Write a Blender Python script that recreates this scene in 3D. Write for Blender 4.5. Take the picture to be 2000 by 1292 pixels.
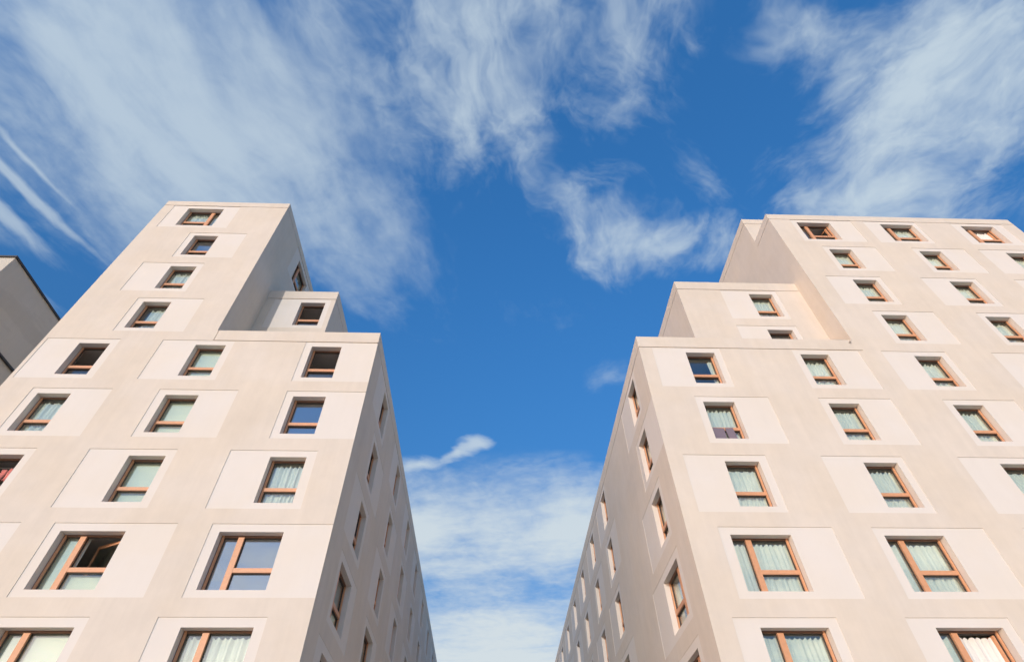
import bpy, math, random
from mathutils import Matrix, Vector
random.seed(7)
for o in list(bpy.data.objects): bpy.data.objects.remove(o)
scn = bpy.context.scene
col = scn.collection
rad = math.radians
S = 1.72            # one survey unit in metres
CZ = 1.6            # eye height

# ------------------------------------------------------------ camera
cam_d = bpy.data.cameras.new('camera'); cam = bpy.data.objects.new('camera', cam_d); col.objects.link(cam)
RW = ((0.99940591, 0.01664001, 0.03018159), (-0.03257654, 0.74197208, 0.66963886), (-0.0112511, -0.67022425, 0.74207336))
M3 = Matrix([[r[0], -r[1], -r[2]] for r in RW])
cam.matrix_world = Matrix.Translation((0, 0, CZ)) @ M3.to_4x4()
cam_d.sensor_width = 36; cam_d.lens = 1075.948 / 2000 * 36
cam_d.clip_start = .1; cam_d.clip_end = 6000
scn.camera = cam
scn.render.resolution_x = 1024; scn.render.resolution_y = 661
scn.view_settings.view_transform = 'Standard'; scn.view_settings.look = 'None'
scn.view_settings.exposure = 0.0; scn.view_settings.gamma = 1

# ------------------------------------------------------------ sun
SUN_EL, SUN_AZ = 13.5, 19.5
GLOW = 84.0       # warm glow added to the unseen sky behind-left, to brighten left-facing walls      # azimuth: degrees to the left of straight behind the viewer
sd = Vector((-math.sin(rad(SUN_AZ)) * math.cos(rad(SUN_EL)), -math.cos(rad(SUN_AZ)) * math.cos(rad(SUN_EL)), math.sin(rad(SUN_EL))))
sl = bpy.data.lights.new('sun', 'SUN'); sl.energy = 2.1; sl.angle = rad(.5); sl.color = (1, .93, .85)
so = bpy.data.objects.new('sun', sl); col.objects.link(so)
so.rotation_euler = sd.to_track_quat('Z', 'Y').to_euler(); so.location = (-10, -30, 40)

# ------------------------------------------------------------ node helpers
class NT:
    def __init__(s, tree): s.t = tree; s.n = tree.nodes; s.l = tree.links
    def new(s, typ, **kw):
        n = s.n.new(typ)
        for k, v in kw.items(): setattr(n, k, v)
        return n
    def put(s, sock, v):
        if isinstance(v, bpy.types.NodeSocket): s.l.new(v, sock)
        elif v is not None: sock.default_value = v
    def m(s, op, a, b=None, c=None, clamp=False):
        n = s.new('ShaderNodeMath', operation=op, use_clamp=clamp)
        for i, v in enumerate((a, b, c)):
            if v is not None: s.put(n.inputs[i], v)
        return n.outputs[0]
    def vm(s, op, a, b=None):
        n = s.new('ShaderNodeVectorMath', operation=op); s.put(n.inputs[0], a)
        if b is not None: s.put(n.inputs[1], b)
        return n.outputs[0]
    def mapping(s, v, loc=(0,0,0), rot=(0,0,0), sc=(1,1,1), typ='POINT'):
        n = s.new('ShaderNodeMapping', vector_type=typ); s.put(n.inputs[0], v)
        n.inputs[1].default_value = loc; n.inputs[2].default_value = rot; n.inputs[3].default_value = sc
        return n.outputs[0]
    def noise(s, v, scale, detail=4, rough=.5, dist=0, lac=2):
        n = s.new('ShaderNodeTexNoise'); s.put(n.inputs['Vector'], v)
        n.inputs['Scale'].default_value = scale; n.inputs['Detail'].default_value = detail
        n.inputs['Roughness'].default_value = rough; n.inputs['Distortion'].default_value = dist
        n.inputs['Lacunarity'].default_value = lac
        return n
    def ramp(s, v, a, b, lo=0., hi=1.):
        n = s.new('ShaderNodeMapRange', interpolation_type='SMOOTHSTEP'); s.put(n.inputs[0], v)
        n.inputs[1].default_value = a; n.inputs[2].default_value = b; n.inputs[3].default_value = lo; n.inputs[4].default_value = hi
        return n.outputs[0]
    def mix(s, f, a, b, mode='MIX'):
        n = s.new('ShaderNodeMix', data_type='RGBA', blend_type=mode)
        s.put(n.inputs[0], f); s.put(n.inputs[6], a); s.put(n.inputs[7], b)
        return n.outputs[2]

# ------------------------------------------------------------ world: nishita sky with a cirrus layer
w = bpy.data.worlds.new('World'); scn.world = w; w.use_nodes = True
w.cycles.sampling_method = 'MANUAL'; w.cycles.sample_map_resolution = 256
t = NT(w.node_tree); t.n.clear()
out = t.new('ShaderNodeOutputWorld'); bg = t.new('ShaderNodeBackground'); t.l.new(bg.outputs[0], out.inputs[0])
sky = t.new('ShaderNodeTexSky', sky_type='NISHITA'); sky.sun_disc = False
sky.sun_elevation = rad(SUN_EL); sky.sun_rotation = rad(180 + SUN_AZ)
sky.altitude = 100; sky.air_density = 1.0; sky.dust_density = .35; sky.ozone_density = 2.5
d = t.new('ShaderNodeTexCoord').outputs['Generated']
sep = t.new('ShaderNodeSeparateXYZ'); t.l.new(d, sep.inputs[0])
zc = t.m('MAXIMUM', sep.outputs[2], .06)
q = t.new('ShaderNodeCombineXYZ'); t.put(q.inputs[0], t.m('DIVIDE', sep.outputs[0], zc)); t.put(q.inputs[1], t.m('DIVIDE', sep.outputs[1], zc))
q = q.outputs[0]                      # where the ray meets a flat cloud layer one unit up
# cloud masses on the layer: (x, y, angle, half length, half width, strength)
#CLOUDS#
GROUPS = [
 {'w': 'A', 'sx': 1.2, 'sy': 3.2, 'k': 5.0, 'lo': 0.05, 'hi': 2.3, 'amp': 0.8, 'rough': 0.62, 'dir': 0.964, 'blobs': [(-0.691, 0.284, 0.466, 0.349, 0.531, 1.7), (-0.526, 0.658, 0.61, 0.371, 0.441, 0.75), (-0.621, 0.274, 0.438, 0.137, 0.23, 0.5), (-0.346, 0.393, 0.781, 0.327, 0.407, 1.15), (-0.256, 0.697, 0.937, 0.292, 0.183, 1.0), (0.086, 0.827, 0.327, 0.182, 0.146, 0.35), (-0.57, 0.519, 0.369, 0.281, 0.375, 0.6), (-1.017, 0.586, 0.518, 0.155, 0.188, 0.4)]},
 {'w': 'A', 'sx': 0.8, 'sy': 9, 'k': 3.0, 'lo': 0.2, 'hi': 1.5, 'amp': 0.6, 'rough': 0.55, 'dir': 1.233, 'blobs': [(-0.919, 0.539, 1.107, 0.225, 0.022, 1.9), (-0.867, 0.511, 1.101, 0.158, 0.011, 1.3), (-0.985, 0.614, 1.168, 0.214, 0.038, 1.3), (-1.078, 0.787, 0.926, 0.205, 0.04, 1.0), (-0.972, 0.614, 0.936, 0.138, 0.046, 0.7)]},
 {'w': 'B', 'sx': 1.6, 'sy': 3.6, 'k': 7.4, 'lo': 0.15, 'hi': 2.4, 'amp': 0.8, 'rough': 0.68, 'dir': 1.034, 'blobs': [(-0.007, 0.19, 0.099, 0.382, 0.213, 1.4), (-0.059, 0.357, 0.684, 0.221, 0.273, 1.2), (0.07, 0.454, 1.06, 0.192, 0.08, 1.1), (0.238, 0.626, 0.652, 0.203, 0.144, 1.7), (0.376, 0.655, -0.131, 0.186, 0.114, 1.4), (0.204, 0.341, 0.726, 0.143, 0.125, 0.7)]},
 {'w': 'B', 'sx': 1.3, 'sy': 6, 'k': 5.0, 'lo': 0.3, 'hi': 1.8, 'amp': 0.62, 'rough': 0.62, 'dir': 0.347, 'blobs': [(0.194, 0.223, 0.231, 0.189, 0.093, 1.1), (0.214, 0.345, 0.352, 0.156, 0.11, 0.95), (0.39, 0.493, 0.57, 0.175, 0.059, 1.15), (0.346, 0.257, 0.478, 0.057, 0.037, 0.8), (0.198, 0.498, 0.21, 0.139, 0.077, 0.8)]},
 {'w': 'B', 'sx': 2.4, 'sy': 3.6, 'k': 6.8, 'lo': 0.2, 'hi': 2.7, 'amp': 0.92, 'rough': 0.68, 'dir': -0.808, 'blobs': [(0.81, 0.449, -0.558, 0.335, 0.359, 2.1), (0.483, 0.215, 0.567, 0.168, 0.092, 1.4), (0.668, 0.268, -1.052, 0.174, 0.22, 1.2), (0.838, 0.239, 0.408, 0.283, 0.187, 1.1), (0.798, 0.593, -0.003, 0.275, 0.147, 0.8)]},
 {'w': 'A', 'sx': 0.9, 'sy': 1.9, 'k': 4.0, 'lo': -0.15, 'hi': 1.7, 'amp': 0.97, 'rough': 0.6, 'dir': -0.302, 'blobs': [(-0.244, 1.899, -0.312, 0.38, 0.498, 1.7), (0.259, 1.875, -0.357, 0.386, 0.517, 1.7), (0.025, 2.508, -0.114, 0.747, 0.566, 0.75), (0.034, 3.15, -0.126, 0.88, 0.806, 1.1), (0.029, 1.591, -0.105, 0.337, 0.267, 0.35), (0.142, 4.016, 0.013, 1.439, 1.576, 1.5)]},
 {'w': 'B', 'sx': 2, 'sy': 5, 'k': 3.2, 'lo': 0.1, 'hi': 1.7, 'amp': 0.78, 'rough': 0.6, 'dir': -0.487, 'blobs': [(-0.24, 1.463, -0.266, 0.122, 0.053, 1.8), (-0.111, 1.396, -0.898, 0.085, 0.034, 1.8), (-0.059, 1.326, -0.69, 0.069, 0.047, 1.6), (0.317, 1.056, -0.232, 0.108, 0.094, 0.9)]},
]
SKYLO = 1.3; SKYHI = 2.95; SKYSAT = 1.28; CB = 8.2
def warp(v, sc, amt, det=4):
    n = t.noise(v, sc, det, .55)
    o = t.vm('SUBTRACT', n.outputs['Color'], (.5, .5, .5))
    sc_ = t.new('ShaderNodeVectorMath', operation='SCALE'); t.put(sc_.inputs[0], o); sc_.inputs[3].default_value = amt
    return t.vm('ADD', v, sc_.outputs[0])
def mass(v, blobs):
    acc = None
    for (bx, by, an, a, b, st) in blobs:
        p = t.mapping(v, (bx, by, 0), (0, 0, an), (a, b, 1000), 'TEXTURE')
        g = t.new('ShaderNodeTexGradient', gradient_type='SPHERICAL'); t.put(g.inputs[0], p)
        acc = t.m('MULTIPLY_ADD', g.outputs['Fac'], st, acc if acc is not None else 0.)
    return acc
dens = None
WA = warp(warp(q, 1.3, .20, 2), 4.5, .085, 3); WB = warp(warp(q, 3.0, .17, 2), 11, .05, 3)
FINE = t.noise(t.mapping(WB, sc=(1, 1, 1)), 16, 4, .6).outputs['Fac']
for g in GROUPS:
    v = WA if g['w'] == 'A' else WB
    B = mass(v, g['blobs'])
    f1 = t.mapping(t.mapping(v, (0, 0, 0), (0, 0, -g['dir'])), sc=(g['sx'], g['sy'], 1))
    T = t.noise(f1, 1, 5, g['rough'], .3).outputs['Fac']
    T2 = t.noise(t.mapping(t.mapping(v, (3, 7, 0), (0, 0, -g['dir'] - .25)), sc=(g['sx'] * 3.5, g['sy'] * 3.0, 1)), 1, 4, .62).outputs['Fac']
    TT = t.m('MULTIPLY_ADD', T2, .33, t.m('MULTIPLY_ADD', T, .48, t.m('MULTIPLY', FINE, .19)))
    val = t.m('MULTIPLY_ADD', t.m('SUBTRACT', TT, .5), g['k'], B)
    D = t.m('MULTIPLY', t.ramp(val, g['lo'], g['hi']), t.ramp(B, 0.0, .25, 0, g['amp']))
    dens = D if dens is None else t.m('SUBTRACT', t.m('ADD', dens, D), t.m('MULTIPLY', dens, D))
behind = t.ramp(sep.outputs[1], -.05, -.35)
bn = t.noise(warp(q, .8, .5), 1.3, 5, .6).outputs['Fac']
dens = t.m('MAXIMUM', dens, t.m('MULTIPLY', behind, t.ramp(bn, .46, .64, 0, .75)))
dens = t.m('MINIMUM', dens, .95)
hs = t.new('ShaderNodeHueSaturation'); t.put(hs.inputs['Color'], sky.outputs[0]); hs.inputs['Saturation'].default_value = SKYSAT
hs.inputs['Hue'].default_value = .502
valz = t.ramp(sep.outputs[2], .15, 1.0, SKYLO, SKYHI)
t.put(hs.inputs['Value'], valz)
ccol = t.mix(t.ramp(sep.outputs[2], .2, .75), (CB * .84, CB * .92, CB * .95, 1), (CB * .70, CB * .83, CB * .93, 1))
clear = t.mix(1., hs.outputs[0], (1.02, .985, 1.03, 1), 'MULTIPLY')
warmc = t.mix(behind, ccol, (CB * 1.3, CB * 1.3, CB * 1.35, 1))
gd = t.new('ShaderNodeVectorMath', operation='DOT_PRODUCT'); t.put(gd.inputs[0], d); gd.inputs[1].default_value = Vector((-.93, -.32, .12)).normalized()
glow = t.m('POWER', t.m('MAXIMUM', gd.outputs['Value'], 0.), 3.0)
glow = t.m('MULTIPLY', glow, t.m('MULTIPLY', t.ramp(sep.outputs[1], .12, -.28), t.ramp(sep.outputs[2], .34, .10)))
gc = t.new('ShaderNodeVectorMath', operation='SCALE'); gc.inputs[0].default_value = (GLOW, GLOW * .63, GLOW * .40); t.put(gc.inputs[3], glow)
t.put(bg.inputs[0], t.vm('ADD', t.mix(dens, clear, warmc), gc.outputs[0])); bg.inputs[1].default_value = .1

# ------------------------------------------------------------ materials
def mat(name):
    m = bpy.data.materials.new(name); m.use_nodes = True
    T = NT(m.node_tree); b = T.n['Principled BSDF']
    return m, T, b
def pos(T): return T.new('ShaderNodeNewGeometry').outputs['Position']
def stucco(name, c, blotch=.085, grain=.05, bump=.25, stain=None):
    m, T, b = mat(name); P = pos(T)
    big = T.noise(P, .35, 5, .6).outputs['Fac']; mid = T.noise(P, 2.3, 5, .6).outputs['Fac']; fine = T.noise(P, 55, 3, .6).outputs['Fac']
    str_ = T.noise(T.mapping(P, sc=(3.2, 3.2, .22)), 1, 5, .62).outputs['Fac']
    f = T.m('MULTIPLY_ADD', T.m('SUBTRACT', big, .5), blotch * 2.6, 1.)
    f = T.m('MULTIPLY_ADD', T.m('SUBTRACT', mid, .5), blotch * 1.2, f)
    f = T.m('MULTIPLY_ADD', T.m('SUBTRACT', str_, .5), blotch * 1.5, f)
    f = T.m('MULTIPLY_ADD', T.m('SUBTRACT', fine, .5), grain * 2, f)
    cc = T.new('ShaderNodeCombineColor')
    for i in range(3): T.put(cc.inputs[i], T.m('MULTIPLY', f, c[i]))
    colr = cc.outputs[0]
    hue = T.noise(P, .55, 3, .5).outputs['Fac']
    colr = T.mix(T.ramp(hue, .35, .65), colr, T.mix(1., colr, (1.0, .985, .955, 1), 'MULTIPLY'))
    if stain: colr = stain(T, P, colr)
    T.put(b.inputs['Base Color'], colr); b.inputs['Roughness'].default_value = .92
    b.inputs['Specular IOR Level'].default_value = .2
    bn_ = T.new('ShaderNodeBump'); bn_.inputs['Strength'].default_value = bump; bn_.inputs['Distance'].default_value = .004
    T.put(bn_.inputs['Height'], fine); T.l.new(bn_.outputs[0], b.inputs['Normal'])
    return m
WALL = stucco('beige_render', (.66, .593, .517))
PANEL = stucco('pale_render', (.705, .66, .61), .03, .02, .1)
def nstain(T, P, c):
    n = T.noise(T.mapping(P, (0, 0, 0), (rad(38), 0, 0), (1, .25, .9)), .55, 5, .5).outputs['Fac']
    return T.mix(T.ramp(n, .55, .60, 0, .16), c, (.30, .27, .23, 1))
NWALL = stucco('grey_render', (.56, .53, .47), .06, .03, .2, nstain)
def simple(name, c, rough=.6, metal=0, spec=.5, var=.0, vs=(6, 6, 6)):
    m, T, b = mat(name)
    if var:
        n = T.noise(T.mapping(pos(T), sc=vs), 1, 5, .6).outputs['Fac']
        T.put(b.inputs['Base Color'], T.mix(n, tuple(x * (1 - var) for x in c) + (1,), tuple(min(1, x * (1 + var)) for x in c) + (1,)))
    else: b.inputs['Base Color'].default_value = (*c, 1)
    b.inputs['Roughness'].default_value = rough; b.inputs['Metallic'].default_value = metal; b.inputs['Specular IOR Level'].default_value = spec
    return m
WOOD = simple('orange_wood', (.64, .32, .17), .5, var=.18, vs=(9, 9, 9))
SHADEDWOOD = simple('shaded_orange_wood', (.17, .085, .05), .6, var=.15)  # frame wood with the soffit's shade put into its colour, for the top member
DARKBAR = simple('dark_seal', (.05, .04, .035), .6)
CURT = simple('white_fabric', (.90, .88, .84), .9, spec=.1, var=.05, vs=(8, 8, .5))
BLIND = simple('blind_fabric', (.90, .90, .80), .85, spec=.1, var=.02)
for m_ in (CURT, BLIND):            # cloth that lets part of the daylight through
    T = NT(m_.node_tree); b_ = T.n['Principled BSDF']; tl = T.new('ShaderNodeBsdfTranslucent'); tl.inputs[0].default_value = (.85, .83, .78, 1)
    mx_ = T.new('ShaderNodeMixShader'); mx_.inputs[0].default_value = .14
    T.l.new(b_.outputs[0], mx_.inputs[1]); T.l.new(tl.outputs[0], mx_.inputs[2]); T.l.new(mx_.outputs[0], T.n['Material Output'].inputs[0])
ROOM = simple('room_plaster', (.80, .75, .70), .9, var=.04)
ROOF = simple('roof_gravel', (.33, .31, .29), .95, var=.25, vs=(9, 9, 9))
METAL = simple('zinc_coping', (.52, .46, .40), .6, 0, .3)
DARKMETAL = simple('dark_metal', (.07, .065, .06), .5, .4)
PINK = simple('pink_cotton', (.80, .30, .26), .9, var=.1)
BOARD = simple('violet_board', (.20, .155, .19), .55, var=.1)
def glass(name, f0, tint):
    gm = bpy.data.materials.new(name); gm.use_nodes = True; T = NT(gm.node_tree); T.n.clear()
    o_ = T.new('ShaderNodeOutputMaterial'); mx = T.new('ShaderNodeMixShader'); tr = T.new('ShaderNodeBsdfTransparent'); gl = T.new('ShaderNodeBsdfGlossy')
    tr.inputs[0].default_value = tint; gl.inputs['Roughness'].default_value = .012; gl.inputs[0].default_value = (.95, .97, 1, 1)
    gi = T.new('ShaderNodeNewGeometry'); dt = T.new('ShaderNodeVectorMath', operation='DOT_PRODUCT'); T.l.new(gi.outputs['Normal'], dt.inputs[0]); T.l.new(gi.outputs['Incoming'], dt.inputs[1])
    fres = T.m('MULTIPLY_ADD', T.m('POWER', T.m('SUBTRACT', 1., T.m('ABSOLUTE', dt.outputs['Value'])), 5.), 1 - f0, f0)
    fw = T.noise(pos(T), .9, 2, .5).outputs['Fac']; bp_ = T.new('ShaderNodeBump'); bp_.inputs['Strength'].default_value = .08; bp_.inputs['Distance'].default_value = .05
    T.put(bp_.inputs['Height'], fw); T.l.new(bp_.outputs[0], gl.inputs['Normal'])
    T.put(mx.inputs[0], fres); T.l.new(tr.outputs[0], mx.inputs[1]); T.l.new(gl.outputs[0], mx.inputs[2]); T.l.new(mx.outputs[0], o_.inputs[0])
    return gm
GLASS = glass('window_glass', .125, (.94, .987, .952, 1)); COATED = glass('sky_mirroring_glass', .30, (.90, .97, .95, 1))
def paving(name, c, sc):
    m, T, b = mat(name); P = pos(T)
    br = T.new('ShaderNodeTexBrick'); T.put(br.inputs['Vector'], P); br.inputs['Scale'].default_value = sc
    br.inputs['Color1'].default_value = (*[x * .93 for x in c], 1); br.inputs['Color2'].default_value = (*[x * 1.06 for x in c], 1); br.inputs['Mortar'].default_value = (*[x * .55 for x in c], 1)
    br.inputs['Mortar Size'].default_value = .012
    n = T.noise(P, 1.5, 6, .6).outputs['Fac']
    T.put(b.inputs['Base Color'], T.mix(T.ramp(n, .3, .8, 0, .35), br.outputs[0], (*[x * .7 for x in c], 1))); b.inputs['Roughness'].default_value = .85
    return m
PAVE = paving('light_paving', (.52, .45, .37), 1.0)
ASPH = simple('asphalt', (.09, .09, .09), .9, var=.2, vs=(20, 20, 20))
KERB = simple('granite_kerb', (.38, .37, .35), .8, var=.15, vs=(30, 30, 30))

# ------------------------------------------------------------ mesh helpers
class MB:
    def __init__(s): s.v = []; s.f = []; s.mi = []
    def quad(s, pts, mi=0):
        i = len(s.v); s.v += [tuple(p) for p in pts]; s.f.append(tuple(range(i, i + len(pts)))); s.mi.append(mi)
    def box(s, x0, x1, y0, y1, z0, z1, mi=0):
        i = len(s.v)
        s.v += [(x, y, z) for z in (z0, z1) for (x, y) in ((x0, y0), (x1, y0), (x1, y1), (x0, y1))]
        for f in ((3, 2, 1, 0), (4, 5, 6, 7), (0, 1, 5, 4), (1, 2, 6, 5), (2, 3, 7, 6), (3, 0, 4, 7)):
            s.f.append(tuple(i + k for k in f)); s.mi.append(mi)
    def mesh(s, name, mats, scale=1, smooth=False):
        me = bpy.data.meshes.new(name)
        me.from_pydata([(x * scale, y * scale, z * scale) for x, y, z in s.v], [], s.f)
        for m in mats: me.materials.append(m)
        me.polygons.foreach_set('material_index', s.mi)
        if smooth: me.polygons.foreach_set('use_smooth', [True] * len(s.f))
        me.update(); return me
def link(name, me, parent=None, loc=(0, 0, 0), rz=0):
    o = bpy.data.objects.new(name, me); col.objects.link(o)
    o.parent = parent; o.location = loc; o.rotation_euler = (0, 0, rz); return o
def tag(o, label=None, cat=None, group=None, kind=None):
    if label: o['label'] = label
    if cat: o['category'] = cat
    if group: o['group'] = group
    if kind: o['kind'] = kind
    return o

# ------------------------------------------------------------ facade: a skin cut into cells by panels, windows and joints
PD, GD, RD = .013, .022, .30       # panel recess, joint depth, reveal depth (survey units)
def facade(mb, P, u0, u1, z0, z1, panels=(), wins=(), joints=(), void=None, PD=.013):
    """P(u, depth, z) -> point; panels/wins/joints are (ua, ub, za, zb)"""
    us = {u0, u1}; zs = {z0, z1}
    extra = [] if void is None else [void]
    for r in list(panels) + list(wins) + list(joints) + extra:
        for u in r[:2]:
            if u0 < u < u1: us.add(u)
        for z in r[2:4]:
            if z0 < z < z1: zs.add(z)
    us = sorted(us); zs = sorted(zs)
    inr = lambda u, z, r: r[0] < u < r[1] and r[2] < z < r[3]
    nu, nz = len(us) - 1, len(zs) - 1
    D = [[0] * nz for _ in range(nu)]
    for i in range(nu):
        for j in range(nz):
            u = (us[i] + us[i + 1]) / 2; z = (zs[j] + zs[j + 1]) / 2
            d_ = 0.
            if any(inr(u, z, r) for r in panels): d_ = PD
            if any(inr(u, z, r) for r in joints): d_ = GD
            if any(inr(u, z, r) for r in wins): d_ = RD
            if void and inr(u, z, void): d_ = None
            D[i][j] = d_
    for i in range(nu):
        for j in range(nz):
            d_ = D[i][j]
            if d_ is None: continue
            a, b, c, e = us[i], us[i + 1], zs[j], zs[j + 1]
            if d_ != RD: mb.quad([P(a, d_, c), P(b, d_, c), P(b, d_, e), P(a, d_, e)], 1 if d_ == PD else 0)
            if i + 1 < nu:
                d2 = D[i + 1][j]
                if d2 is not None and d2 != d_:
                    lo, hi = min(d_, d2), max(d_, d2)
                    mb.quad([P(b, lo, c), P(b, hi, c), P(b, hi, e), P(b, lo, e)], 1 if hi == RD or hi == PD else 0)
            if j + 1 < nz:
                d2 = D[i][j + 1]
                if d2 is not None and d2 != d_:
                    lo, hi = min(d_, d2), max(d_, d2)
                    mb.quad([P(a, lo, e), P(b, lo, e), P(b, hi, e), P(a, hi, e)], 1 if hi == RD or hi == PD else 0)
def strip_parapet(mb, x0, x1, y0, y1, zt, th=.16, dz=.26):
    for (a, b, c, e) in ((x0, x1, y0, y0 + th), (x0, x1, y1 - th, y1), (x0, x0 + th, y0 + th, y1 - th), (x1 - th, x1, y0 + th, y1 - th)):
        mb.quad([(a, c, zt), (b, c, zt), (b, e, zt), (a, e, zt)])
    X0, X1, Y0, Y1 = x0 + th, x1 - th, y0 + th, y1 - th
    for p, r in (((X0, Y0), (X1, Y0)), ((X1, Y0), (X1, Y1)), ((X1, Y1), (X0, Y1)), ((X0, Y1), (X0, Y0))):
        mb.quad([(*p, zt - dz), (*r, zt - dz), (*r, zt), (*p, zt)])

# ------------------------------------------------------------ windows (local: x along the wall, y inward, z up, origin at lower left of the opening)
WH = 1.083; FW = {'s': .765, 'b': 1.205}
FD = .165                            # frame face behind the wall face
def frame_mesh(size, flip, FD):
    w_ = FW[size]; h = WH; m = MB(); t_ = .054; y0, y1 = FD, FD + .075; e = .004
    m.box(-e, .012, y0 + .004, y1, -e, h + e, 1); m.box(w_ - .012, w_ + e, y0 + .004, y1, -e, h + e, 1)
    m.box(.012, t_, y0, y1, -e, h + e); m.box(w_ - t_, w_ - .012, y0, y1, -e, h + e)
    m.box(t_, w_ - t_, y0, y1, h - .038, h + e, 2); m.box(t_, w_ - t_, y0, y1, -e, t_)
    if size == 's':
        m.box(t_, w_ - t_, y0 - .012, y1 - .01, .342, .42)
        m.box(t_, w_ - t_, y0 + .02, y1 - .01, .328, .342, 1)
        sx = [(t_, w_ - t_)]
    else:
        c = .385 if not flip else w_ - .385
        m.box(c - .055, c + .055, y0 - .012, y1 - .01, t_, h - .038)
        a, b = (c + .055, w_ - t_) if not flip else (t_, c - .055)
        m.box(a, b, y0 - .008, y1 - .01, .372, .455)
        m.box(a, b, y0 + .02, y1 - .01, .358, .372, 1)
        sx = [(t_, c - .055), (c + .055, w_ - t_)]
    # sash rims a little behind the frame face, dark gasket lines round them
    for (a, b) in sx:
        m.box(a, a + .012, y0 + .03, y1 - .012, t_, h - .038, 1); m.box(b - .012, b, y0 + .03, y1 - .012, t_, h - .038, 1)
        m.box(a + .012, b - .012, y0 + .03, y1 - .012, h - .048, h - .038, 1)
    return m.mesh('window_frame', [WOOD, DARKBAR, SHADEDWOOD], S)
def pane_mesh(size, flip, open_, FD, coated=False):
    w_ = FW[size]; h = WH; m = MB(); y = FD + .045; t_ = .06
    rects = []
    if size == 's':
        rects = [('up', t_, w_ - t_, .43, h - .036), ('low', t_, w_ - t_, t_, .336)]
    else:
        c = .385 if not flip else w_ - .385
        A = (t_, c - .05); B = (c + .05, w_ - t_)
        if flip: A, B = B, A
        rects = [('tall', A[0], A[1], t_, h - .036), ('up', B[0], B[1], .45, h - .036), ('low', B[0], B[1], t_, .362)]
    for nm, a, b, c_, e in rects:
        if open_ and nm in open_: continue
        m.box(a, b, y, y + .012, c_, e)
    return m.mesh('pane', [COATED if coated else GLASS], S)
def curtain_mesh(size, seed, a=0., b=1., flat=False, depth=.12, top=None):
    rr = random.Random(seed); w_ = FW[size]; m = MB()
    x0, x1 = -.10 + a * (w_ + .2), -.10 + b * (w_ + .2)
    y = FD + depth
    if flat:
        m.box(x0, x1, y, y + .008, -.25, WH - .015 if top is None else top)
        return m.mesh('curtain', [BLIND], S)
    n = int(90 * (x1 - x0) / (w_ + .2)) + 8
    ph = [rr.uniform(0, 6.28) for _ in range(5)]; fq = [rr.uniform(52, 70), rr.uniform(24, 36), rr.uniform(90, 120), rr.uniform(8, 14)]
    zs_ = [-.25, .0, .2, .4, .6, .8, .95, 1.02]
    for j, z in enumerate(zs_):
        for i in range(n + 1):
            x = x0 + (x1 - x0) * i / n
            dr = (1.02 - z) * .05 * math.sin(x * fq[3] + ph[3])
            yy = y + .018 * math.sin((x + dr) * fq[0] + ph[0]) + .016 * math.sin((x + dr) * fq[1] + ph[1] + z * .6) + .006 * math.sin(x * fq[2] + ph[2])
            zz = z
            if j == len(zs_) - 1: zz = 1.0 + .016 * math.sin(x * fq[0] * 1.05 + ph[4])
            m.v.append((x + dr * .3, yy, zz))
    for j in range(len(zs_) - 1):
        for i in range(n):
            k = j * (n + 1) + i; m.f.append((k, k + 1, k + n + 2, k + n + 1)); m.mi.append(0)
    return m.mesh('curtain', [CURT], S, True)
def sash_mesh(w_, h, hinge_right=True, ang=55):
    m = MB(); t_ = .055; th = .05
    m.box(0, t_, 0, th, 0, h); m.box(w_ - t_, w_, 0, th, 0, h); m.box(t_, w_ - t_, 0, th, 0, t_); m.box(t_, w_ - t_, 0, th, h - t_, h)
    m.box(t_ - .005, w_ - t_ + .005, .02, .03, t_ - .005, h - t_ + .005, 1)
    c, s_ = math.cos(rad(ang)), math.sin(rad(ang))
    vs = []
    for x, y, z in m.v:
        if hinge_right: dx = w_ - x; vs.append((w_ - dx * c + y * s_ * 0 - y * s_, dx * s_ + y * c, z))
        else: vs.append((x * c + y * s_, x * s_ + y * c, z))
    m.v = vs
    return m.mesh('open_sash', [WOOD, GLASS], S)
cache = {}
def cached(key, fn):
    if key not in cache: cache[key] = fn()
    return cache[key]
def add_window(bld, loc, rz, size, style, flip=False):
    """loc: lower-left corner of the opening in metres"""
    w_ = FW[size]; fd = FD if rz == 0 else .12
    op = {'open_up': ('up',), 'open_dark': ('up',), 'open_pink': ('up',), 'open_curtain': ('up',), 'open_blind': ('up',)}.get(style)
    fr_ = link('window', cached(('f', size, flip, fd), lambda: frame_mesh(size, flip, fd)), bld, loc, rz)
    link('pane', cached(('p', size, flip, op, fd, style == 'none' and rz == 0), lambda: pane_mesh(size, flip, op, fd, style == 'none' and rz == 0)), fr_)
    seed = random.randint(0, 7)
    def cur(*a, **k): link('curtain', cached(('c', size, a, tuple(k.items()), seed if not k.get('flat') else 0), lambda: curtain_mesh(size, seed, *a, **k)), fr_)
    if style == 'curtain': cur()
    elif style == 'blind': cur(flat=True)
    elif style == 'lowblind': cur(flat=True, top=.34)
    elif style == 'right': cur(.74, 1.)
    elif style == 'mostright': cur(.3, 1.)
    elif style == 'open_curtain': cur(.1, .92)
    elif style == 'open_blind': cur(0., .40, flat=True); link('lower_blind', cached('lb', lambda: curtain_mesh('b', 1, .36, 1., True, .13, .36)), fr_)
    if op and size == 'b':
        c = .385 if not flip else w_ - .385
        a, b = (c + .05, w_ - .05) if not flip else (.05, c - .05)
        link('open_sash', cached(('s', flip, style == 'open_blind'), lambda: sash_mesh(b - a, WH - .51, True, 25 if style == 'open_blind' else 80)), fr_, (a * S, (FD + .05) * S, .455 * S))
    return fr_

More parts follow.
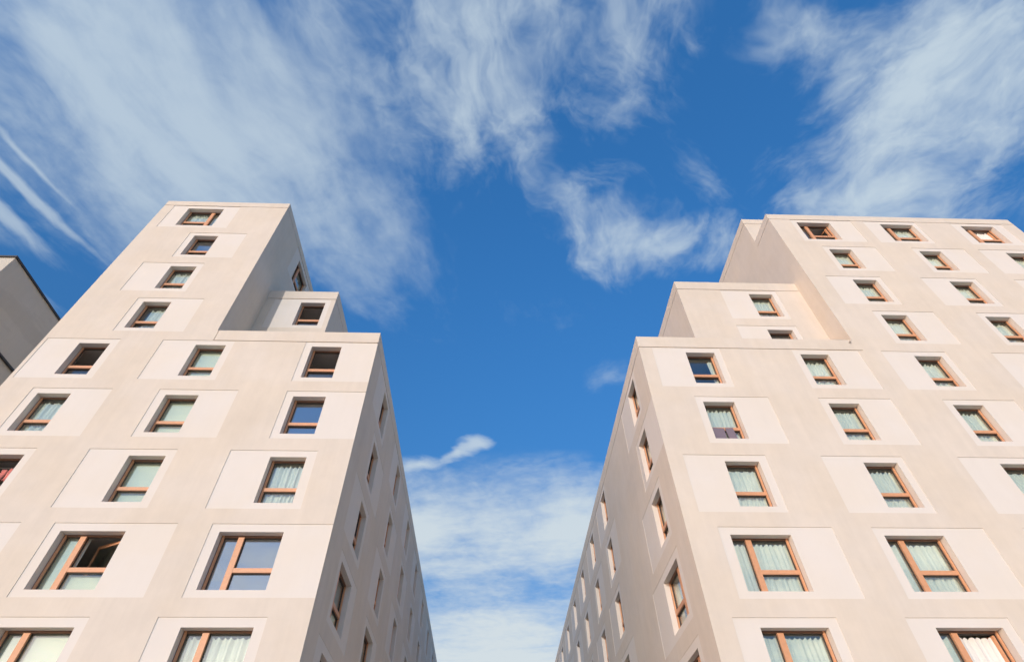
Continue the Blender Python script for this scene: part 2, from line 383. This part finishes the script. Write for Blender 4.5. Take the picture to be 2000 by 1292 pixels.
# ------------------------------------------------------------ the two towers
zt = lambda k: 17.154 - 1.697 * k
GZ = -CZ / S                               # ground in survey units
BACK = 42.0
def prect(k, a, b): return (a, b, zt(k) - 1.219, zt(k) + .161)
def wrect(k, a, size): return (a, a + FW[size], zt(k) - WH, zt(k))
F = lambda y0: (lambda u, d_, z: (u * S, (y0 + d_) * S, z * S + CZ))
EAST = lambda x0: (lambda u, d_, z: ((x0 - d_) * S, u * S, z * S + CZ))      # wall looking right
WEST = lambda x0: (lambda u, d_, z: ((x0 + d_) * S, u * S, z * S + CZ))      # wall looking left
JH = .013
def build_windows(bld, face, specs, plane):
    """specs: (k, a, size, p0, p1, style, flip)"""
    for (k, a, size, p0, p1, style, *fl) in specs:
        flip = bool(fl and fl[0]); w_ = FW[size]
        if style is None: continue
        z = (zt(k) - WH) * S + CZ
        if face == 'F': add_window(bld, (a * S, plane * S, z), 0, size, style, flip)
        elif face == 'E': add_window(bld, (plane * S, a * S, z), rad(90), size, style, flip)
        else: add_window(bld, (plane * S, (a + w_) * S, z), rad(-90), size, style, flip)
def rects(specs): return [prect(k, p0, p1) for (k, a, s_, p0, p1, *r) in specs], [wrect(k, a, s_) for (k, a, s_, p0, p1, *r) in specs]
def top_joint(x0, x1, ztop, dz=.385): return (x0, x1, ztop - dz - JH, ztop - dz + JH)

def slabs(bld, regions):
    """regions: per storey list of footprints; ceilings that the open windows show"""
    for k, foots in regions:
        m = MB()
        for (x0, x1, y0, y1) in foots:
            m.box(x0 * S, x1 * S, y0 * S, y1 * S, (zt(k) + .10) * S + CZ, (zt(k) + .24) * S + CZ)
        link('floor_slab', m.mesh('floor_slab', [ROOM]), bld)

# ---- left building
LX0, LX1, LTX, LBX = -11.584, -3.063, -7.345, -5.145
LTOP, LTT, LBT = 10.915, 17.615, 14.315
left = tag(bpy.data.objects.new('apartment_building', None), 'left beige apartment block with pink cloth in one window and tower at its outer side', 'apartment building', 'beige apartment blocks with staggered windows')
col.objects.link(left); left.location = (0, 0, 0)
LF = [
 (0, -10.695, 'b', -11.24, -8.97, 'curtain', True),
 (1, -9.808, 's', -10.00, -8.175, 'none'), (2, -9.81, 's', -10.70, -8.87, 'curtain'), (3, -9.812, 's', -10.03, -8.21, 'mostright'),
 (4, -10.615, 's', -11.49, -9.65, 'open_dark'), (4, -7.69, 's', -8.58, -6.74, 'blind'), (4, -4.735, 's', -4.92, LX1, 'open_dark'),
 (5, -10.62, 's', -10.81, -8.98, 'curtain'), (5, -7.695, 's', -7.895, -6.06, 'blind'), (5, -4.738, 's', -4.92, LX1, 'none'),
 (6, -10.61, 's', -11.49, -9.68, 'open_pink'), (6, -7.695, 's', -8.585, -6.745, 'blind'), (6, -4.745, 's', -5.63, -3.78, 'curtain'),
 (7, -11.065, 'b', -11.25, -8.935, 'curtain'), (7, -8.12, 'b', -8.315, -6.01, 'open_blind'), (7, -5.17, 'b', -5.36, LX1, 'none'),
 (8, -11.06, 'b', -11.49, -9.68, 'blind'), (8, -8.11, 'b', -8.58, -6.735, 'blind'), (8, -5.17, 'b', -5.61, -3.785, 'curtain'),
 (9, -11.065, 'b', -11.25, -8.935, 'curtain'), (9, -8.12, 'b', -8.315, -6.01, 'curtain'), (9, -5.17, 'b', -5.36, LX1, 'curtain'),
]
LE = []
sty = ['none', 'none', 'blind', 'none', 'curtain', 'none']
yy0 = [11.72, 15.17, 18.65, 22.12, 25.6, 29.06, 32.53, 36.0, 39.4]
for k in range(4, 10):
    for i, y in enumerate(yy0):
        big = k >= 7; a = y - (.53 if big else 0)
        wd = FW['b' if big else 's']
        if big: p = (a - .21, a + 1.76) if k % 2 else (a - .46, a + 1.66)
        else: p = (a - .97, a + .96) if k % 2 == 0 else (a - .2, a + 1.72)
        LE.append((k, a, 'b' if big else 's', p[0], min(p[1], BACK - .05), sty[(k * 5 + i * 3) % 6]))
LBF = [(2, -6.215, 's', -7.08, -5.29, 'open_dark'), (3, -6.215, 's', -7.08, -5.29, 'curtain')]
LTE = [(0, 12.10, 'b', 11.60, 13.82, 'curtain')]
mb = MB()
p_, w_ = rects(LF)
facade(mb, F(10), LX0, LX1, GZ, LTT, p_, w_, [top_joint(LX0, LTX, LTT, .285), top_joint(LTX + .03, LX1, LTOP), (LTX + .03, LTX + .048, LTOP - .385, LTOP)], (LTX, LX1 + 1, LTOP, LTT + 1))
p_, w_ = rects(LE); facade(mb, EAST(LX1), 10, BACK, GZ, LTOP, p_, w_, [top_joint(10, BACK, LTOP)], None, .005)
p_, w_ = rects(LTE); facade(mb, EAST(LTX), 10, 16, LTOP - .3, LTT, p_, w_, [top_joint(10, 16, LTT, .285)])
p_, w_ = rects(LBF); facade(mb, F(11.33), LTX, LBX, LTOP - .3, LBT, p_[:1] + [(-7.08, -5.29, LTOP - .2, zt(3) + .161)], w_[:1], [top_joint(LTX, LBX, LBT)])
facade(mb, EAST(LBX), 11.33, 16, LTOP - .3, LBT, [], [], [top_joint(11.33, 16, LBT)])
facade(mb, WEST(LX0), 10, 16, GZ, LTT); facade(mb, WEST(LX0), 16, BACK, GZ, LTOP)
facade(mb, F(BACK), LX0, LX1, GZ, LTOP); facade(mb, F(16), LX0, LTX, LTOP - .3, LTT); facade(mb, F(16), LTX, LBX, LTOP - .3, LBT)
link('wall', mb.mesh('wall', [WALL, PANEL]), left)
def par(bld, boxes):
    m = MB(); r = MB()
    for (x0, x1, y0, y1, z, *cut) in boxes:
        strip_parapet(m, x0, x1, y0, y1, z)
        r.quad([(x0 + .02, y0 + .02, z - .26), (x1 - .02, y0 + .02, z - .26), (x1 - .02, y1 - .02, z - .26), (x0 + .02, y1 - .02, z - .26)])
    for q_ in (m, r): q_.v = [(x * S, y * S, z * S + CZ) for x, y, z in q_.v]
    link('parapet', m.mesh('parapet', [WALL]), bld); link('roof', r.mesh('roof', [ROOF]), bld)
par(left, [(LTX, LX1, 10, 16, LTOP), (LX0, LX1, 16, BACK, LTOP), (LX0, LTX, 10, 16, LTT), (LTX, LBX, 11.33, 16, LBT)])
build_windows(left, 'F', LF, 10); build_windows(left, 'E', LE, LX1); build_windows(left, 'F', LBF[:1], 11.33); build_windows(left, 'E', LTE, LTX)

# ---- right building
RX0, RX1, RTX, RBX = 3.808, 18.85, 9.77, 5.785
RTOP, RTT, RBT, RHT = 10.94, 17.66, 14.33, 19.28
right = tag(bpy.data.objects.new('apartment_building', None), 'wider beige stepped apartment block on the right with its tallest step towards the right edge', 'apartment building', 'beige apartment blocks with staggered windows')
col.objects.link(right)
RF = [
 (0, 10.72, 'b', 10.53, 12.75, 'open_dark'), (0, 13.77, 'b', 13.20, 15.13, 'curtain'), (0, 16.76, 'b', 16.44, 18.35, 'open_curtain'),
 (1, 11.155, 's', 10.97, 12.81, 'mostright'), (1, 14.25, 's', 14.06, 15.90, 'curtain'), (1, 17.26, 's', 16.39, 18.2, 'curtain'),
 (2, 11.15, 's', 10.35, 12.1, 'curtain'), (2, 14.255, 's', 13.40, 15.2, 'curtain'), (2, 17.3, 's', 16.45, 18.25, 'blind'),
 (3, 11.175, 's', 10.98, 12.82, 'curtain'), (3, 14.28, 's', 14.1, 15.94, 'curtain'), (3, 17.35, 's', 17.15, 18.7, 'none'),
 (4, 5.03, 's', 4.155, 5.97, 'right'), (4, 8.105, 's', 7.92, 9.74, 'curtain'), (4, 11.2, 's', 10.37, 12.15, 'curtain'), (4, 14.29, 's', 13.42, 15.24, 'curtain'), (4, 17.38, 's', 17.19, 18.7, 'blind'),
 (5, 5.035, 's', 4.86, 6.68, 'curtain'), (5, 8.11, 's', 7.92, 9.74, 'curtain'), (5, 11.21, 's', 11.03, 12.87, 'curtain'), (5, 14.3, 's', 14.1, 15.94, 'none'), (5, 17.38, 's', 16.5, 18.34, 'curtain'),
 (6, 5.05, 's', 4.16, 6.0, 'curtain'), (6, 8.14, 's', 7.245, 9.08, 'curtain'), (6, 11.23, 's', 10.355, 12.2, 'curtain'), (6, 14.3, 's', 13.42, 15.24, 'curtain'), (6, 17.38, 's', 16.5, 18.34, 'none'),
 (7, 4.648, 'b', 4.44, 6.74, 'curtain'), (7, 7.72, 'b', 7.53, 9.82, 'curtain'), (7, 10.81, 'b', 10.62, 12.9, 'curtain'), (7, 13.9, 'b', 13.7, 16.0, 'blind'), (7, 16.9, 'b', 16.0 + .25, 18.5, 'curtain'),
 (8, 4.65, 'b', 4.20, 6.05, 'curtain'), (8, 7.745, 'b', 7.28, 9.14, 'open_curtain'), (8, 10.84, 'b', 10.38, 12.23, 'curtain'), (8, 13.9, 'b', 13.5, 15.3, 'none'), (8, 16.9, 'b', 16.5, 18.3, 'blind'),
 (9, 4.648, 'b', 4.44, 6.74, 'curtain'), (9, 7.72, 'b', 7.53, 9.82, 'curtain'), (9, 10.81, 'b', 10.62, 12.9, 'blind'), (9, 13.9, 'b', 13.7, 16.0, 'curtain'), (9, 16.9, 'b', 16.25, 18.5, 'curtain'),
]
RW_ = []
ry0 = [11.05, 16.63, 19.6, 22.6, 25.6, 28.6, 31.6, 34.6, 37.6]
for k in range(4, 10):
    for i, y in enumerate(ry0):
        big = k >= 7 and i == 0; a = y - (.06 if big else 0); s_ = 'b' if big else 's'
        if big: p = (a - .2, a + 2.2) if k % 2 else (a - .22, a + 1.75)
        else: p = (a - .19, a + 1.77) if k % 2 == 0 else (a - .93, a + .96)
        if k == 5 and i == 0: p = (10.0, 12.05)
        RW_.append((k, a, s_, p[0], min(p[1], BACK - .05), sty[(k * 5 + i * 3) % 6] if i else 'curtain', True))
RBF = [(2, 8.06, 's', 7.17, 8.98, 'curtain'), (3, 8.055, 's', 7.17, 8.98, 'none')]
mb = MB()
p_, w_ = rects(RF)
facade(mb, F(10), RX0, RX1, GZ, RTT, p_, w_, [top_joint(RTX, RX1, RTT, .33), top_joint(RX0, RTX + .12, RTOP, .40)], (RX0 - 1, RTX, RTOP, RTT + 1))
p_, w_ = rects(RW_); facade(mb, WEST(RX0), 10, BACK, GZ, RTOP, p_, w_, [top_joint(10, BACK, RTOP, .40)], None, .005)
facade(mb, WEST(RTX), 10, 20, RTOP - .3, RHT, [], [], [top_joint(10, 11.17, RTT, .33), top_joint(11.17, 20, RHT, .33)], (9, 11.17, RTT, RHT + 1))
p_, w_ = rects(RBF); facade(mb, F(10.65), RBX, RTX, RTOP - .3, RBT, [p_[0], p_[1]], w_, [top_joint(RBX, RTX, RBT)])
facade(mb, WEST(RBX), 10.65, 16, RTOP - .3, RBT, [], [], [top_joint(10.65, 16, RBT)])
facade(mb, EAST(RX1), 10, 11.17, GZ, RTT); facade(mb, EAST(RX1), 11.17, 20, GZ, RHT); facade(mb, EAST(RX1), 20, BACK, GZ, RTOP)
facade(mb, F(11.17), RTX, RX1, RTT - .3, RHT, [], [], [top_joint(RTX, RX1, RHT, .33)])
facade(mb, F(BACK), RX0, RX1, GZ, RTOP); facade(mb, F(20), RTX, RX1, RTOP - .3, RHT); facade(mb, F(16), RBX, RTX, RTOP - .3, RBT)
link('wall', mb.mesh('wall', [WALL, PANEL]), right)
par(right, [(RX0, RTX, 10, 20, RTOP), (RX0, RX1, 20, BACK, RTOP), (RTX, RX1, 10, 11.17, RTT), (RTX, RX1, 11.17, 20, RHT), (RBX, RTX, 10.65, 16, RBT)])
build_windows(right, 'F', RF, 10); build_windows(right, 'W', RW_, RX0); build_windows(right, 'F', RBF, 10.65)

# ---- interiors: ceilings and room walls seen through uncurtained windows
def inside(bld, x0, x1, tx0, tx1, bx0, bx1, by, xs, ys):
    e = .31
    regs = []
    for k in range(0, 10):
        if k >= 4: f = [(x0 + e, x1 - e, 10 + e, BACK - e)]
        else: f = [(tx0 + e, tx1 - e, 10 + e, 15.7)]
        if k in (2, 3): f.append((bx0 + (e if bx0 < tx0 else .02), bx1 - (e if bx1 > tx1 else .02), by + e, 15.7)) 
        regs.append((k, f))
    slabs(bld, regs)
    m = MB()
    zb, zt_ = GZ, zt(4) + .1
    for x in xs: m.box(x - .06, x + .06, 10 + e, 13.0, zb, zt_)
    m.box(x0 + e, x1 - e, 13.0, 13.12, zb, zt_)
    for y in ys: m.box(x0 + e, x1 - e, y - .06, y + .06, zb, zt_)
    xm = (x0 + x1) / 2
    m.box(xm - .06, xm + .06, 13.2, BACK - e, zb, zt_)
    for x in xs:
        if tx0 < x < tx1: m.box(x - .06, x + .06, 10 + e, 13.0, zt(3) - WH - .4, zt(0) + .1)
    m.box(tx0 + e, tx1 - e, 13.4, 13.5, zt(3) - WH - .4, zt(0) + .1)
    m.v = [(x * S, y * S, z * S + CZ) for x, y, z in m.v]
    link('inner_wall', m.mesh('inner_wall', [ROOM]), bld)
inside(left, LX0, LX1, LX0, LTX, LTX, LBX, 11.33, [-8.85, -5.75], [14.6, 17.2, 20.9, 24.3, 27.8, 31.2, 34.7, 38.2])
inside(right, RX0, RX1, RTX, RX1, RBX, RTX, 10.65, [6.9, 10.1, 13.1, 16.2], [15.2, 18.6, 21.6, 24.6, 27.6, 30.6, 33.6, 36.6])
# small overflow spout where the low parapet of the right block meets its tower
m = MB(); m.box(-.03, .03, -.10, .03, -.02, .03); m.box(-.022, .022, -.1, -.075, -.07, -.02)
link('overflow_spout', m.mesh('overflow_spout', [METAL], S * .55), right, (9.66 * S, 9.985 * S, 10.84 * S + CZ))

# ---- things kept in the windows
def cloth(wd, h, n=18, ph=0):
    m = MB()
    for j in range(7):
        for i in range(n + 1):
            x = wd * i / n * (1 - .12 * j / 6 * math.sin(ph + 1)); m.v.append((x + .012 * math.sin(j * 1.3 + ph), .016 * math.sin(i * 1.1 + ph + j * .2), -h * j / 6 - .02 * math.sin(i * .7 + ph) * (j == 6)))
    for j in range(6):
        for i in range(n):
            k = j * (n + 1) + i; m.f.append((k, k + 1, k + n + 2, k + n + 1)); m.mi.append(0)
    me = m.mesh('pink_cloth', [PINK], S, True); return me
z6 = 6.80 * S + CZ
c1 = link('hanging_cloth', cloth(.12, .42, ph=.3), None, (-10.33 * S, 10.28 * S, z6 - .06))
c1.modifiers.new('thick', 'SOLIDIFY').thickness = .006
tag(c1, 'wider pink cloth hanging in the dark open window at the left edge', 'cloth', 'pink cloths in the open window')
c2 = link('hanging_cloth', cloth(.075, .30, 10, 2.2), None, (-10.165 * S, 10.28 * S, z6))
c2.modifiers.new('thick', 'SOLIDIFY').thickness = .006
tag(c2, 'narrower and higher pink cloth hanging beside the wider one at the left edge', 'cloth', 'pink cloths in the open window')
m = MB(); m.box(-11.2, -8.92, -.006, .006, -.006, .006)
rail = link('clothes_rail', m.mesh('clothes_rail', [DARKMETAL], S), None, (0, 10.28 * S, z6))
tag(rail, 'thin dark rail carrying the pink cloths in the open window at the left edge', 'rail')
bz = (zt(5) - WH) * S + CZ
def board(name, w0, h0, tilt):
    m = MB(); m.box(0, w0, -.014, .014, 0, h0); m.box(.02, w0 - .02, -.018, -.014, .02, h0 - .02)
    o = link(name, m.mesh(name, [BOARD], S)); o.rotation_euler = (rad(-2), rad(tilt), 0); return o
b1 = board('display_board', .27, .40, 3); b1.location = (5.085 * S, 10.145 * S, bz + .012)
tag(b1, 'dark violet board leaning in a right block window, left of its dark strap', 'board', 'violet boards in the window')
b2 = board('display_board', .19, .39, -3); b2.location = (5.42 * S, 10.142 * S, bz + .012)
tag(b2, 'dark violet board leaning in a right block window, right of its dark strap', 'board', 'violet boards in the window')

# ---- neighbouring house at far left
nb = tag(bpy.data.objects.new('grey_house', None), 'grey rendered house with dark eaves cut off by the left edge of the picture', 'house')
col.objects.link(nb)
NX, NY, NT_, NB_ = -15.98, 11.0, 15.40, 26.0
mb = MB()
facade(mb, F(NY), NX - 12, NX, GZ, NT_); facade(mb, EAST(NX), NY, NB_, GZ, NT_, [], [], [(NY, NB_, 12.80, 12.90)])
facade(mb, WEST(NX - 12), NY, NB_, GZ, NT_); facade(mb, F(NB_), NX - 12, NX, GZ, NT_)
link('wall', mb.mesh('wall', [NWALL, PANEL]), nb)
m = MB(); m.box(NX - 12.05, NX + .05, NY - .05, NB_ + .05, NT_, NT_ + .07); m.v = [(x * S, y * S, z * S + CZ) for x, y, z in m.v]
link('roof', m.mesh('roof', [DARKMETAL]), nb)
m = MB(); m.box(NX + .002, NX + .07, NY - .03, NB_, 12.82, 12.88); m.v = [(x * S, y * S, z * S + CZ) for x, y, z in m.v]
link('ledge', m.mesh('ledge', [DARKMETAL]), nb)

# ---- ground
def sheet(name, x0, x1, y0, y1, z, mt):
    m = MB(); m.quad([(x0, y0, z), (x1, y0, z), (x1, y1, z), (x0, y1, z)])
    return tag(link(name, m.mesh(name, [mt])), kind='structure')
sheet('ground', -1500, 1500, -1500, 1500, 0, PAVE)
sheet('road', -1500, 1500, -14, -6, .004, ASPH)
m = MB(); m.box(-200, 200, -6, -5.7, .008, .12); m.box(-200, 200, -14.3, -14, .008, .12)
tag(link('kerb', m.mesh('kerb', [KERB])), kind='structure')
